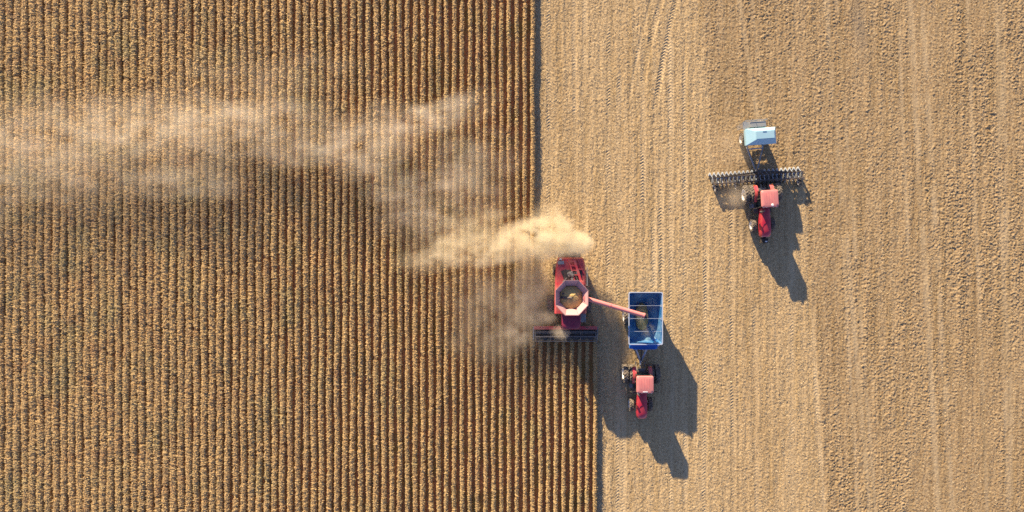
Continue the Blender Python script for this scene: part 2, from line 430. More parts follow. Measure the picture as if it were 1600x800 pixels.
def row_mesh(seed, L):
    """a row of dry leafy plants along -Y from y=0 to y=-L"""
    r = np.random.default_rng(100+seed)
    pl = np.arange(0, L, 0.13) + r.uniform(-0.05, 0.05, len(np.arange(0, L, 0.13)))
    vig = 1 + 0.07*np.sin(pl*0.9+seed*2.0) * np.sin(pl*0.23+seed) + r.normal(0, 0.025, len(pl))
    vig[r.uniform(0, 1, len(pl)) < 0.012] *= 0.5
    xo = 0.03*np.sin(pl*0.5+seed) + r.normal(0, 0.018, len(pl))
    K = 30
    py_ = np.repeat(pl, K) + r.uniform(-0.07, 0.07, len(pl)*K); g_ = np.repeat(vig, K); x_ = np.repeat(xo, K); n_ = len(py_)
    az = r.uniform(0, 2*PI, n_)
    zb = r.beta(2.2, 1.0, n_)*0.38*g_ + 0.13
    Ln = r.uniform(0.14, 0.30, n_)*(1.10 - zb*0.5)*np.clip(g_, 0.5, 1.3)
    d = np.stack([np.cos(az)*0.85, np.sin(az)*0.75, np.zeros(n_)], 1); sd = np.stack([-np.sin(az), np.cos(az), r.uniform(-0.5, 0.5, n_)], 1)
    p0 = np.stack([x_, -py_, zb], 1)
    rise = r.uniform(0.0, 0.09, n_)
    p1 = p0 + d*(Ln*0.5)[:, None] + up*rise[:, None]
    p2 = p0 + d*Ln[:, None] + up*(rise - r.uniform(-0.03, 0.20, n_)*Ln/0.3)[:, None]
    ww = r.uniform(0.018, 0.042, n_)[:, None]
    v, q = ribbons(p0, p1, p2, ww*0.6, ww, ww*0.25, sd)
    rn = np.repeat(0.15 + 0.75*r.beta(2.4, 1.8, n_), 6)
    # the dense body of the row, a lumpy ridge of packed foliage
    yy = np.arange(-0.2, L, 0.06); prof = np.array([(-0.18, 0.02), (-0.175, 0.28), (-0.13, 0.44), (-0.05, 0.53), (0.04, 0.54), (0.11, 0.46), (0.15, 0.28), (0.16, 0.02)])
    gg = np.interp(yy, pl, vig); xx = np.interp(yy, pl, xo)
    jit = r.normal(0, 1, (len(yy), len(prof), 3))*np.array([0.024, 0.022, 0.027])
    ridge = np.stack([np.broadcast_to(prof[:, 0], (len(yy), len(prof)))*gg[:, None] + xx[:, None], np.broadcast_to(-yy[:, None], (len(yy), len(prof))),
                      np.broadcast_to(prof[:, 1], (len(yy), len(prof)))*gg[:, None]], -1) + jit
    ri = np.arange(len(yy)*len(prof)).reshape(len(yy), len(prof))
    rq = np.stack([ri[:-1, :-1], ri[:-1, 1:], ri[1:, 1:], ri[1:, :-1]], -1).reshape(-1, 4)
    ridge = ridge.reshape(-1, 3)
    # upright stalks with seed heads
    k = len(pl); rep = 2; n2 = k*rep
    sx = np.repeat(xo, rep) + r.normal(0, 0.05, n2); sy = -np.repeat(pl, rep) + r.normal(0, 0.05, n2)
    top = (0.60 + r.normal(0, 0.05, n2))*np.repeat(vig, rep)
    az = r.uniform(0, PI, n2); sd = np.stack([np.cos(az), np.sin(az), np.zeros(n2)], 1)
    q0 = np.stack([sx, sy, top*0.05], 1); q2 = np.stack([sx+r.normal(0, 0.05, n2), sy+r.normal(0, 0.05, n2), top], 1)
    q1 = q0*0.35 + q2*0.65
    sv, sq = ribbons(q0, q1, q2, 0.008, 0.012, 0.022, sd)
    allv = np.concatenate([v, sv, ridge]); allq = np.concatenate([q, sq+len(v), rq+len(v)+len(sv)])
    rn = np.concatenate([rn, np.repeat(r.uniform(0.5, 1, n2), 6), np.clip(r.normal(0.55, 0.12, len(ridge)), 0, 1)])
    return np_mesh('crop_row', allv, allq, M['leaf'], {'rnd': rn})
LONG = [row_mesh(s, 84) for s in range(7)]
SHORT = [row_mesh(20+s, 26) for s in range(4)]
rr = random.Random(3)
def put_row(me, x, y, label, group, flip=False):
    o = bpy.data.objects.new('crop_row', me); link(o)
    o.location = (x, y, 0)
    if flip: o.rotation_euler = (0, 0, PI); o.location.y = y - 84
    o.scale = (rr.uniform(1.0, 1.12)*(1.04 + 0.72*min(1, max(0, -x/38))), 1, rr.uniform(0.95, 1.06)*(1 - 0.22*min(1, max(0, -x/45))))
    tag(o, label, 'crop row', group)
last = None
for k in range(86):
    c_ = rr.choice([m_ for m_ in LONG if m_ is not last]); last = c_
    x = 2.0 - 0.76*k
    fl = rr.random() < 0.5
    ordn = {1: 'second', 2: 'third', 3: 'fourth', 4: 'fifth', 5: 'sixth', 6: 'seventh', 7: 'eighth', 8: 'ninth', 9: 'tenth'}
    if k == 0: lab = 'outermost long row of dry crop, along the cut edge above the harvester header'
    elif k in ordn: lab = ordn[k] + ' long row of dry crop counted from the cut edge above the harvester'
    else: lab = 'long row of dry brown crop deep in the standing left half of the field'
    put_row(c_, x, 42 + rr.uniform(-7, 7), lab, 'long rows of standing crop', fl)
for j in range(8):
    x = 2.0 + 0.76*(j+1)
    lab = ['eighth', 'seventh', 'sixth', 'fifth', 'fourth', 'third', 'second', 'first'][j] + ' short crop row below the harvester header, counted from the open stubble'
    put_row(SHORT[j % 4], x, YH + 0.25 + rr.uniform(-0.15, 0.1), lab, 'crop rows ahead of the harvester')

# ------------------------------------------------------------------ tractor
def hood_shape(bm, ys_, hw, zb, zt):
    rings = []
    for y, w_, b_, t in zip(ys_, hw, zb, zt):
        rings.append([(-w_, y, b_), (-w_*1.0, y, t-0.22), (-w_*0.86, y, t-0.07), (-w_*0.5, y, t), (0, y, t+0.015), (w_*0.5, y, t), (w_*0.86, y, t-0.07), (w_, y, t-0.22), (w_, y, b_)])
    loft(bm, rings)

def make_tractor(label, loc, rotz, weights, receiver):
    t = thing('tractor', label, 'tractor', loc, rotz, 'red tractors')
    bm = NB()
    box(bm, 0, 1.6, 0.85, 0.62, 4.2, 0.5, bev=0.04)
    box(bm, 0, 0, 0.95, 1.2, 0.7, 0.6, bev=0.05)
    cyl(bm, (-1.6, 0, 0.95), (1.6, 0, 0.95), 0.11, 12)
    cyl(bm, (-0.9, 2.97, 0.7), (0.9, 2.97, 0.7), 0.09, 12)
    box(bm, -0.62, 1.3, 0.85, 0.45, 1.1, 0.5, bev=0.05)
    box(bm, 0.62, 1.3, 0.85, 0.45, 1.1, 0.5, bev=0.05)
    build('chassis', bm, 'engine', t)
    bm = NB()   # rear hitch
    beam(bm, (-0.35, -0.3, 0.6), (-0.45, -1.15, 0.62), 0.09, 0.12); beam(bm, (0.35, -0.3, 0.6), (0.45, -1.15, 0.62), 0.09, 0.12)
    beam(bm, (0, -0.3, 0.45), (0, -1.2, 0.42), 0.12, 0.06); box(bm, 0, -0.42, 1.1, 0.7, 0.25, 0.3, bev=0.03)
    beam(bm, (0, -0.4, 1.2), (0, -0.9, 1.0), 0.06, 0.06)
    beam(bm, (-0.42, -0.4, 1.25), (-0.42, -0.8, 0.66), 0.05, 0.05); beam(bm, (0.42, -0.4, 1.25), (0.42, -0.8, 0.66), 0.05, 0.05)
    build('hitch', bm, 'worn', t)
    wh = make_wheel('rear_wheel', 0.94, 0.46, t, (-1.52, 0, 0.94), 20)
    for x in (-0.93, 0.93, 1.52): copy_part(wh, t, (x, 0, 0.94))
    wf = make_wheel('front_wheel', 0.66, 0.42, t, (-0.90, 2.97, 0.66), 18)
    copy_part(wf, t, (0.90, 2.97, 0.66), (0, 0, 0.0))
    for s in (-1, 1):   # fenders over the rear wheels
        bm = NB()
        pts = []
        for i in range(9):
            a = R(38 + 104*i/8)
            pts.append((math.cos(a)*1.02*-1, 0.94+math.sin(a)*1.02))
        rings = [[(s*0.58, y, z), (s*0.93, y, z), (s*0.93, y*0.97, z-0.04), (s*0.60, y*0.97, z-0.04)] for y, z in pts]
        loft(bm, rings)
        f = build('fender', bm, 'red', t, smooth=True)
        bm = NB(); box(bm, s*0.85, -0.80, 1.62, 0.16, 0.06, 0.1, bev=0.01); build('tail_light', bm, 'orange', f)
    bm = NB()   # hood, wider to the nose
    hood_shape(bm, [1.42, 1.6, 2.6, 3.6, 4.0, 4.16], [0.38, 0.40, 0.46, 0.50, 0.47, 0.38], [1.15, 1.12, 1.05, 1.0, 1.0, 1.05], [2.02, 2.03, 1.98, 1.86, 1.76, 1.62])
    hd = build('hood', bm, 'hood_red', t, smooth=True)
    bm = NB()
    for i in range(6): box(bm, 0, 4.165+0.004, 1.1+i*0.075, 0.5, 0.02, 0.03)
    box(bm, 0, 4.15, 1.28, 0.56, 0.03, 0.46)
    build('grille', bm, 'black', hd)
    for s in (-1, 1):
        bm = NB(); box(bm, s*0.33, 4.10, 1.52, 0.14, 0.1, 0.1, rot=(0, 0, -s*0.5), bev=0.02); build('headlight', bm, 'lamp', hd)
        bm = NB()
        for i in range(5): box(bm, s*0.488, 2.9+i*0.12, 1.45, 0.02, 0.06, 0.4)
        build('vent', bm, 'black', hd)
    bm = NB()
    cyl(bm, (0.42, 1.75, 1.6), (0.42, 1.75, 2.75), 0.05, 10); cyl(bm, (0.42, 1.75, 1.7), (0.42, 1.75, 2.3), 0.09, 12)
    build('exhaust', bm, 'worn', t)
    bm = NB()   # cab posts and floor
    for (x, y, xt, yt) in ((-0.68, -0.22, -0.66, -0.1), (0.68, -0.22, 0.66, -0.1), (-0.72, 0.55, -0.68, 0.55), (0.72, 0.55, 0.68, 0.55), (-0.55, 1.38, -0.62, 1.25), (0.55, 1.38, 0.62, 1.25)):
        beam(bm, (x, y, 1.2), (xt, yt, 2.95), 0.08, 0.08)
    box(bm, 0, 0.58, 1.2, 1.4, 1.6, 0.14, bev=0.03)
    box(bm, 0, -0.2, 1.5, 1.3, 0.08, 0.55)
    cb = build('cab_frame', bm, 'black', t)
    bm = NB()
    for pts in ([(-0.66, -0.18, 1.75), (0.66, -0.18, 1.75), (0.63, -0.1, 2.9), (-0.63, -0.1, 2.9)],
                [(-0.5, 1.38, 1.3), (0.5, 1.38, 1.3), (0.58, 1.26, 2.9), (-0.58, 1.26, 2.9)]):
        vs = [bm.verts.new(p) for p in pts]; bm.faces.new(vs)
    for s in (-1, 1):
        vs = [bm.verts.new(p) for p in [(s*0.69, -0.18, 1.3), (s*0.72, 0.52, 1.3), (s*0.68, 0.52, 2.9), (s*0.65, -0.08, 2.9)]]; bm.faces.new(vs)
        vs = [bm.verts.new(p) for p in [(s*0.72, 0.58, 1.3), (s*0.56, 1.36, 1.3), (s*0.62, 1.24, 2.9), (s*0.68, 0.58, 2.9)]]; bm.faces.new(vs)
    bmesh.ops.solidify(bm, geom=list(bm.faces), thickness=0.012)
    build('window', bm, 'glass', cb)
    bm = NB(); box(bm, 0, 0.45, 1.55, 0.5, 0.5, 0.12, bev=0.03); box(bm, 0, 0.2, 1.9, 0.48, 0.1, 0.6, bev=0.03)
    cyl(bm, (0, 0.95, 1.3), (0, 0.8, 1.95), 0.03, 8)
    build('seat', bm, 'black', cb)
    bm = NB()   # roof: domed slab with rounded corners
    def rr_ring(hx, hy, cy_, z, rc=0.16, k=4):
        o_ = []
        for (sx_, sy_, a0) in ((1, 1, 0), (-1, 1, 90), (-1, -1, 180), (1, -1, 270)):
            for i in range(k+1):
                a = R(a0 + 90*i/k)
                o_.append((sx_*(hx-rc)+rc*math.cos(a), cy_+sy_*(hy-rc)+rc*math.sin(a), z))
        return o_
    loft(bm, [rr_ring(0.74, 0.74, 0.63, 2.93), rr_ring(0.80, 0.80, 0.63, 2.97), rr_ring(0.80, 0.80, 0.63, 3.09), rr_ring(0.76, 0.76, 0.63, 3.15), rr_ring(0.6, 0.62, 0.63, 3.19, 0.2)])
    rf = build('cab_roof', bm, 'roof_red', t, smooth=True)
    bm = NB()
    for x in (-0.36, -0.12, 0.12, 0.36): box(bm, x, 0.55, 3.192, 0.03, 1.0, 0.02, bev=0.005)
    build('roof_rib', bm, 'roof_red', rf)
    bm = NB()
    if receiver == 'dome':
        cyl(bm, (-0.18, 1.24, 3.15), (-0.18, 1.24, 3.26), 0.15, 16, 0.09)
    else:
        box(bm, 0, 1.29, 3.17, 0.46, 0.1, 0.05, bev=0.015)
    build('antenna', bm, 'white', rf)
    for s in (-1, 1):
        for x in (0.32, 0.6):
            bm = NB(); box(bm, s*x, 1.43, 3.02, 0.14, 0.06, 0.09, bev=0.015); build('work_light', bm, 'lamp', rf)
        bm = NB(); beam(bm, (s*0.62, 1.3, 2.5), (s*1.12, 1.42, 2.5), 0.03, 0.03); box(bm, s*1.18, 1.44, 2.42, 0.2, 0.05, 0.36, bev=0.02)
        build('mirror', bm, 'black', t)
        bm = NB()
        for i in range(3): box(bm, s*(0.88+i*0.03), 1.1, 1.05-i*0.27, 0.28, 0.4, 0.04)
        box(bm, s*1.0, 0.88, 0.8, 0.03, 0.03, 0.75); box(bm, s*1.0, 1.32, 0.8, 0.03, 0.03, 0.75)
        build('steps', bm, 'steel', t)
    if weights:
        bm = NB()
        for i in range(9): box(bm, (i-4)*0.075, 4.52, 0.95, 0.06, 0.45, 0.5, bev=0.02)
        box(bm, 0, 4.25, 0.9, 0.4, 0.3, 0.25)
        build('front_weight', bm, 'black', t)
        bm = NB(); box(bm, -0.12, 4.6, 1.23, 0.2, 0.12, 0.03, bev=0.01); build('badge', bm, 'white', t)
    return t

T1X, T1Y = 12.40, -11.35
make_tractor('red tractor pulling the blue grain cart beside the harvester', (T1X, T1Y, 0), PI, False, 'bar')
make_tractor('red tractor pulling the wide seed drill, white dome on its roof', (23.98, 5.98, 0), PI+R(3.4), True, 'dome')

# ------------------------------------------------------------------ grain cart
def make_cart(loc):
    t = thing('grain_cart', 'blue grain cart with open hopper under the unloading auger', 'grain cart', loc, PI)
    def ring(hx, hy, z, ch=0.10, oy=0):
        return [(hx-ch, hy+oy, z), (-hx+ch, hy+oy, z), (-hx, hy-ch+oy, z), (-hx, -hy+ch+oy, z), (-hx+ch, -hy+oy, z), (hx-ch, -hy+oy, z), (hx, -hy+ch+oy, z), (hx, hy-ch+oy, z)]
    bm = NB()
    outer = [ring(0.45, 1.3, 0.85), ring(1.38, 2.25, 1.9), ring(1.55, 2.41, 3.08)]
    inner = [ring(1.51, 2.37, 3.08), ring(1.34, 2.21, 1.93), ring(0.42, 1.26, 0.90)]
    loft(bm, outer+inner, cap=False)
    f0 = [v for v in bm.verts if abs(v.co.z-0.85) < 1e-4]; f1 = [v for v in bm.verts if abs(v.co.z-0.90) < 1e-4]
    def capf(vs, inv):
        vs = sorted(vs, key=lambda v: math.atan2(v.co.y, v.co.x)); bm.faces.new(vs[::-1] if inv else vs)
    capf(f0, True); capf(f1, False)
    hop = build('hopper', bm, 'blue', t)
    bm = NB()
    def inset(rg, d=0.012): return [(x*(1-d), y*(1-d), z+0.004) for x, y, z in rg]
    loft(bm, [inset(r_) for r_ in inner], cap=False); build('lining', bm, 'lining', hop)
    bm = NB()   # rim rail
    ro = ring(1.60, 2.46, 3.08); ri = ring(1.52, 2.38, 3.08)
    top = lambda rg, z: [(x, y, z) for x, y, _ in rg]
    loft(bm, [top(ro, 3.083), top(ro, 3.15), top(ri, 3.15), top(ri, 3.083), top(ro, 3.083)], cap=False)
    build('rim_rail', bm, 'rimblue', hop)
    bm = NB()
    for y in (1.22, 0.02, -1.18): beam(bm, (-1.50, y, 3.0), (1.50, y, 3.0), 0.022, 0.03)
    build('cross_brace', bm, 'rimblue', hop)
    for y in (0.02, -1.18):
        for s in (-1, 1):
            bm = NB()
            rings = [[(s*1.49, y-0.15, 3.05), (s*1.49, y+0.15, 3.05), (s*1.32, y, 3.05)], [(s*1.47, y-0.02, 2.75), (s*1.47, y+0.02, 2.75), (s*1.44, y, 2.75)]]
            loft(bm, rings); build('gusset', bm, 'tealgrey', hop)
    bm = NB()   # outside ribs
    for s in (-1, 1):
        for y in (-1.8, -0.9, 0, 0.9, 1.8): beam(bm, (s*1.41, y, 1.92), (s*1.585, y, 3.06), 0.06, 0.05)
    build('side_rib', bm, 'blue', hop)
    bm = NB()   # frame, front platform, tongue
    for s in (-1, 1): beam(bm, (s*0.62, -2.2, 1.0), (s*0.62, 2.9, 1.0), 0.14, 0.2)
    for y in (-2.2, -0.4, 0.4, 2.2): beam(bm, (-1.1, y, 1.0), (1.1, y, 1.0), 0.12, 0.16)
    for s in (-1, 1):
        for y in (-2.1, 2.1): beam(bm, (s*0.62, y, 1.05), (s*1.3, y, 2.0), 0.08, 0.08)
    build('frame', bm, 'blue', t)
    bm = NB()
    box(bm, 0.02, 2.72, 2.35, 2.5, 0.42, 0.12, bev=0.02)
    box(bm, 0.02, 2.93, 2.48, 2.1, 0.05, 0.22)
    box(bm, 1.1, 2.75, 2.1, 0.5, 0.36, 0.5, bev=0.03)
    beam(bm, (-0.9, 2.5, 1.0), (-0.9, 2.72, 2.3), 0.09, 0.09); beam(bm, (0.9, 2.5, 1.0), (0.9, 2.72, 2.3), 0.09, 0.09)
    build('front_platform', bm, 'blue', t)
    bm = NB()
    beam(bm, (-0.62, 2.85, 1.0), (-0.02, 4.42, 0.56), 0.15, 0.17); beam(bm, (0.62, 2.85, 1.0), (0.02, 4.42, 0.56), 0.15, 0.17)
    box(bm, 0, 4.55, 0.5, 0.14, 0.32, 0.08)
    build('tongue', bm, 'rimblue', t)
    bm = NB(); cyl(bm, (0.0, 2.6, 1.2), (0.0, 4.3, 0.8), 0.07, 10); cyl(bm, (0, 2.4, 1.2), (0, 2.7, 1.2), 0.16, 12)
    build('drive_shaft', bm, 'black', t)
    bm = NB(); cyl(bm, (-0.38, 3.25, 0.3), (-0.38, 3.25, 1.45), 0.05, 10); box(bm, -0.38, 3.25, 0.3, 0.22, 0.22, 0.04); beam(bm, (-0.38, 3.2, 1.45), (-0.3, 3.55, 1.45), 0.04, 0.04)
    build('jack', bm, 'white', t)
    bm = NB()  # folded discharge auger along the front corner
    cyl(bm, (-0.2, 1.7, 0.7), (-1.35, 2.55, 2.4), 0.17, 14); build('discharge_auger', bm, 'blue', t)
    bm = NB(); cyl(bm, (-1.2, 0, 0.85), (1.2, 0, 0.85), 0.09, 10); build('axle', bm, 'engine', t)
    wh = make_wheel('wheel', 0.85, 0.60, t, (-1.45, 0, 0.85), 20); copy_part(wh, t, (1.45, 0, 0.85))
    bm = NB()
    for k in range(5):
        z = 0.6+k*0.42; beam(bm, (0.62, 2.98+0.0, z), (1.02, 2.98, z), 0.03, 0.03)
    for x in (0.62, 1.02): beam(bm, (x, 2.98, 0.5), (x, 2.98, 2.5), 0.03, 0.03)
    build('ladder', bm, 'steel', t)
    return t
CX, CY = 12.45, -5.81
make_cart((CX, CY, 0))

def heap(name, label, cx, cy, z0, rings, seed=1, mat='grain', amp=0.03):
    """grain surface: rings of (rx, ry, z, offx, offy) from the rim to the peak, closed below"""
    r_ = random.Random(seed); bm = NB()
    k = 28; rg = []
    for (rx, ry, z, ox, oy) in rings:
        rg.append([(ox + rx*math.copysign(abs(math.cos(2*PI*i/k))**0.75, math.cos(2*PI*i/k)), oy + ry*math.copysign(abs(math.sin(2*PI*i/k))**0.75, math.sin(2*PI*i/k)),
                    z + r_.uniform(-amp, amp)) for i in range(k)])
    loft(bm, rg)
    o = build(name, bm, mat, None, (cx, cy, z0), smooth=True)
    return tag(o, label, 'grain', kind='stuff')
heap('grain', 'golden grain piled in the bottom of the blue cart', CX, CY, 0, [(0.38, 1.1, 0.93, 0, 0), (0.50, 1.30, 1.08, 0, 0), (0.6, 1.25, 1.2, 0, 0.0), (0.5, 0.9, 1.4, -0.1, 0.2), (0.3, 0.45, 1.62, -0.12, 0.35), (0.08, 0.12, 1.78, -0.12, 0.38)], 2)

# ------------------------------------------------------------------ harvester
def make_harvester(loc):
    t = thing('combine_harvester', 'red combine harvester unloading into the blue cart while cutting the crop edge', 'combine', loc, PI)
    # local: x to the machine's right (photo left), +y forward (photo down)
    def ring8(hx0, hx1, y, z0, z1):
        return [(-hx0, y, z0), (-hx1, y, z1-0.25), (-hx1+0.16, y, z1), (hx1-0.16, y, z1), (hx1, y, z1-0.25), (hx0, y, z0)]
    bm = NB()
    loft(bm, [ring8(1.0, 1.12, -4.50, 1.5, 2.75), ring8(1.12, 1.24, -4.35, 1.3, 3.05), ring8(1.25, 1.38, -3.7, 1.15, 3.12), ring8(1.32, 1.46, -2.2, 1.1, 3.15),
              ring8(1.36, 1.50, -0.2, 1.0, 3.15), ring8(1.36, 1.50, 0.75, 1.0, 3.05)])
    body = build('body', bm, 'red', t)
    bm = NB()
    for s in (-1, 1):
        for y in (-3.3, -2.1, -0.9, 0.3):
            box(bm, s*1.475, y, 1.9, 0.03, 0.05, 1.3)
        box(bm, s*1.49, -1.4, 1.55, 0.03, 3.6, 0.06)
    build('panel_trim', bm, 'black', body)
    # engine deck
    bm = NB(); box(bm, 0.92, -4.0, 3.17, 0.58, 0.32, 0.12, bev=0.02); build('radiator_screen', bm, 'steel', body)
    bm = NB(); box(bm, 0.95, -4.32, 3.10, 0.22, 0.16, 0.14, bev=0.02); cyl(bm, (1.0, -4.3, 3.1), (1.0, -4.3, 3.25), 0.05, 8); build('tail_lamp_bracket', bm, 'white', body)
    bm = NB()
    box(bm, -0.28, -2.6, 3.05, 1.55, 1.5, 0.25, bev=0.03)
    build('engine_bay', bm, 'engine', body)
    bm = NB()
    cyl(bm, (0.25, -3.05, 3.3), (-0.25, -2.75, 3.3), 0.17, 14); cyl(bm, (-0.1, -2.5, 3.2), (-0.1, -2.5, 3.55), 0.12, 12)
    box(bm, 0.05, -2.95, 3.28, 0.55, 0.4, 0.25, rot=(0, 0, 0.4), bev=0.04); box(bm, -0.62, -3.15, 3.25, 0.3, 0.5, 0.2, bev=0.03)
    cyl(bm, (0.35, -2.6, 3.2), (0.75, -2.2, 3.2), 0.05, 8); cyl(bm, (-0.3, -3.1, 3.3), (-0.7, -2.2, 3.25), 0.045, 8)
    build('engine', bm, 'worn', body)
    bm = NB(); cyl(bm, (-0.22, -2.85, 3.2), (-0.22, -2.85, 3.85), 0.07, 12); build('exhaust', bm, 'engine', body)
    bm = NB()   # diagonal elevator and ladder frame on top
    beam(bm, (-0.30, -4.3, 3.30), (-1.02, -1.95, 3.42), 0.22, 0.20)
    beam(bm, (0.22, -4.32, 3.26), (-0.45, -2.0, 3.36), 0.12, 0.12)
    for k in range(4):
        y = -4.15 + k*0.42; x0 = 0.22 - (y+4.32)*0.29; x1 = -0.30 - (y+4.3)*0.306
        beam(bm, (x0, y, 3.30), (x1, y+0.05, 3.34), 0.09, 0.08)
    beam(bm, (-0.62, -4.35, 3.22), (-1.22, -3.0, 3.28), 0.10, 0.10)
    box(bm, -0.85, -3.38, 3.25, 0.6, 0.14, 0.16, bev=0.02)
    box(bm, -1.02, -2.12, 3.40, 0.34, 0.42, 0.30, bev=0.04)
    build('elevator', bm, 'red', body)
    bm = NB(); beam(bm, (0.7, -3.3, 3.17), (0.25, -2.1, 3.17), 0.5, 0.02)
    build('dark_cover', bm, 'black', body)
    bm = NB()   # deck rail on the machine's left
    cyl(bm, (-1.48, -3.6, 3.55), (-1.48, -1.9, 3.6), 0.03, 8)
    for y in (-3.6, -2.75, -1.9): cyl(bm, (-1.44, y, 3.0), (-1.48, y, 3.58), 0.025, 6)
    build('hand_rail', bm, 'steel', body)
    bm = NB(); box(bm, 0, -4.62, 1.55, 2.1, 0.5, 0.6, rot=(0.3, 0, 0), bev=0.05)
    for i in range(7): box(bm, (i-3)*0.3, -4.9, 1.35, 0.03, 0.35, 0.3)
    build('straw_chopper', bm, 'engine', t)
    # grain tank with flared extensions
    cyt = -0.80
    def oct_(hx, hy, z, c=0.42):
        a = hx*c; b_ = hy*c
        return [(hx, cyt-b_, z), (hx, cyt+b_, z), (a, cyt+hy, z), (-a, cyt+hy, z), (-hx, cyt+b_, z), (-hx, cyt-b_, z), (-a, cyt-hy, z), (a, cyt-hy, z)]
    bm = NB()
    loft(bm, [oct_(1.08, 1.10, 3.14), oct_(1.08, 1.10, 3.55), oct_(1.49, 1.60, 4.28), oct_(1.45, 1.56, 4.30), oct_(1.04, 1.06, 3.58), oct_(1.04, 1.06, 3.16)], cap=False)
    bm2 = bm
    tank = build('grain_tank', bm2, 'tankpanel', t)
    bm = NB()
    A, B = oct_(1.505, 1.615, 4.285), oct_(1.505, 1.615, 4.32); A2, B2 = oct_(1.475, 1.585, 4.32), oct_(1.475, 1.585, 4.30)
    loft(bm, [A, B, A2, B2, A], cap=False); build('tank_rim', bm, 'tankpanel', tank)
    bm = NB()
    A = oct_(1.49, 1.60, 4.28)
    for p, q in zip(A, oct_(1.08, 1.10, 3.5)): beam(bm, (p[0]*0.985, cyt+(p[1]-cyt)*0.985, p[2]+0.02), (q[0]*0.97, cyt+(q[1]-cyt)*0.97, q[2]+0.06), 0.05, 0.04)
    build('panel_joint', bm, 'engine', tank)
    bm = NB()
    cyl(bm, (0.95, cyt+0.0, 3.5), (-0.05, cyt+0.05, 3.95), 0.13, 12); cyl(bm, (0.0, cyt+0.05, 3.7), (0.0, cyt+0.05, 4.05), 0.13, 12, 0.08)
    box(bm, 0.75, cyt-0.35, 3.7, 0.18, 0.18, 0.1)
    build('fill_auger', bm, 'engine', tank)
    # cab, shaded by the tank
    def cab_ring(sx_, y0, y1, z, rc=0.45, k=5):
        o_ = [(-sx_, y0, z), (sx_, y0, z)]
        for i in range(k+1):
            a = R(90*i/k); o_.append((sx_-rc+rc*math.cos(a), y1-rc+rc*math.sin(a), z))
        for i in range(k+1):
            a = R(90+90*i/k); o_.append((-sx_+rc+rc*math.cos(a), y1-rc+rc*math.sin(a), z))
        return o_
    bm = NB(); loft(bm, [cab_ring(0.78, 0.78, 1.88, 1.75), cab_ring(0.80, 0.78, 1.95, 2.2), cab_ring(0.80, 0.78, 2.0, 3.42)])
    cab = build('cab', bm, 'glass', t, smooth=True)
    bm = NB(); loft(bm, [cab_ring(0.84, 0.76, 2.05, 3.425), cab_ring(0.88, 0.76, 2.12, 3.50), cab_ring(0.88, 0.76, 2.12, 3.62), cab_ring(0.84, 0.78, 2.06, 3.69), cab_ring(0.66, 0.9, 1.85, 3.73, 0.35)])
    build('cab_roof', bm, 'shaded_red', cab, smooth=True)
    bm = NB()
    for x in (-0.8, 0.8): beam(bm, (x, 0.9, 1.75), (x, 0.9, 3.42), 0.05, 0.08)
    for x in (-0.55, 0.55): beam(bm, (x, 1.93, 1.75), (x*1.0, 2.02, 3.42), 0.05, 0.05)
    build('cab_post', bm, 'black', cab)
    for s in (-1, 1):
        bm = NB(); beam(bm, (s*0.8, 1.7, 3.3), (s*1.45, 2.0, 3.25), 0.03, 0.03); box(bm, s*1.5, 2.02, 3.05, 0.24, 0.05, 0.42, bev=0.02); build('mirror', bm, 'black', t)
    bm = NB(); box(bm, -1.15, 1.2, 1.75, 0.6, 0.95, 0.05)
    for y in (0.8, 1.6): cyl(bm, (-1.42, y, 1.75), (-1.42, y, 2.6), 0.025, 6)
    cyl(bm, (-1.42, 0.8, 2.6), (-1.42, 1.6, 2.6), 0.025, 6)
    for k in range(5): box(bm, -1.5-0.03*k, 1.2, 1.5-0.27*k, 0.16, 0.5, 0.04)
    build('ladder', bm, 'steel', t)
    # wheels
    bm = NB(); cyl(bm, (-1.6, 0, 0.88), (1.6, 0, 0.88), 0.16, 12); box(bm, 0, 0, 1.0, 1.6, 0.6, 0.5, bev=0.05)
    cyl(bm, (-1.2, -3.3, 0.58), (1.2, -3.3, 0.58), 0.09, 10); box(bm, 0, -3.3, 0.85, 0.5, 0.4, 0.7)
    build('axle', bm, 'engine', t)
    wh = make_wheel('drive_wheel', 0.88, 0.62, t, (-1.80, 0, 0.88), 20); copy_part(wh, t, (1.80, 0, 0.88))
    ws = make_wheel('steer_wheel', 0.56, 0.36, t, (-1.34, -3.3, 0.56), 16); copy_part(ws, t, (1.34, -3.3, 0.56))
    # feeder house
    bm = NB()
    loft(bm, [[(-0.7, 0.6, 1.1), (0.7, 0.6, 1.1), (0.7, 0.6, 1.75), (-0.7, 0.6, 1.75)], [(-0.7, 2.22, 0.3), (0.7, 2.22, 0.3), (0.7, 2.22, 1.0), (-0.7, 2.22, 1.0)]])
    build('feeder_house', bm, 'red', t)
    # header
    hx = 0.32; W = 3.03
    bm = NB()
    prof = [(2.25, 0.16), (2.25, 1.05), (2.33, 1.05), (2.36, 0.55), (2.6, 0.22), (3.45, 0.12), (3.55, 0.08), (2.3, 0.10)]
    loft(bm, [[(hx-W, y, z) for y, z in prof], [(hx+W, y, z) for y, z in prof]])
    hd = build('header', bm, 'engine', t)
    bm = NB(); box(bm, hx, 2.28, 1.10, 2*W, 0.32, 0.14, bev=0.02); box(bm, hx, 2.22, 0.72, 2*W-0.1, 0.05, 0.5); build('header_beam', bm, 'red', hd)
    for s in (-1, 1):
        bm = NB()
        pr = [(2.2, 0.1), (2.2, 1.15), (2.9, 1.05), (3.6, 0.45), (4.0, 0.12), (3.6, 0.06)]
        loft(bm, [[(hx+s*W, y, z) for y, z in pr], [(hx+s*(W+0.10), y, z) for y, z in pr]])
        build('end_divider', bm, 'worn' if s < 0 else 'steel', hd)  # darker steel stands in for shade on the machine's left end
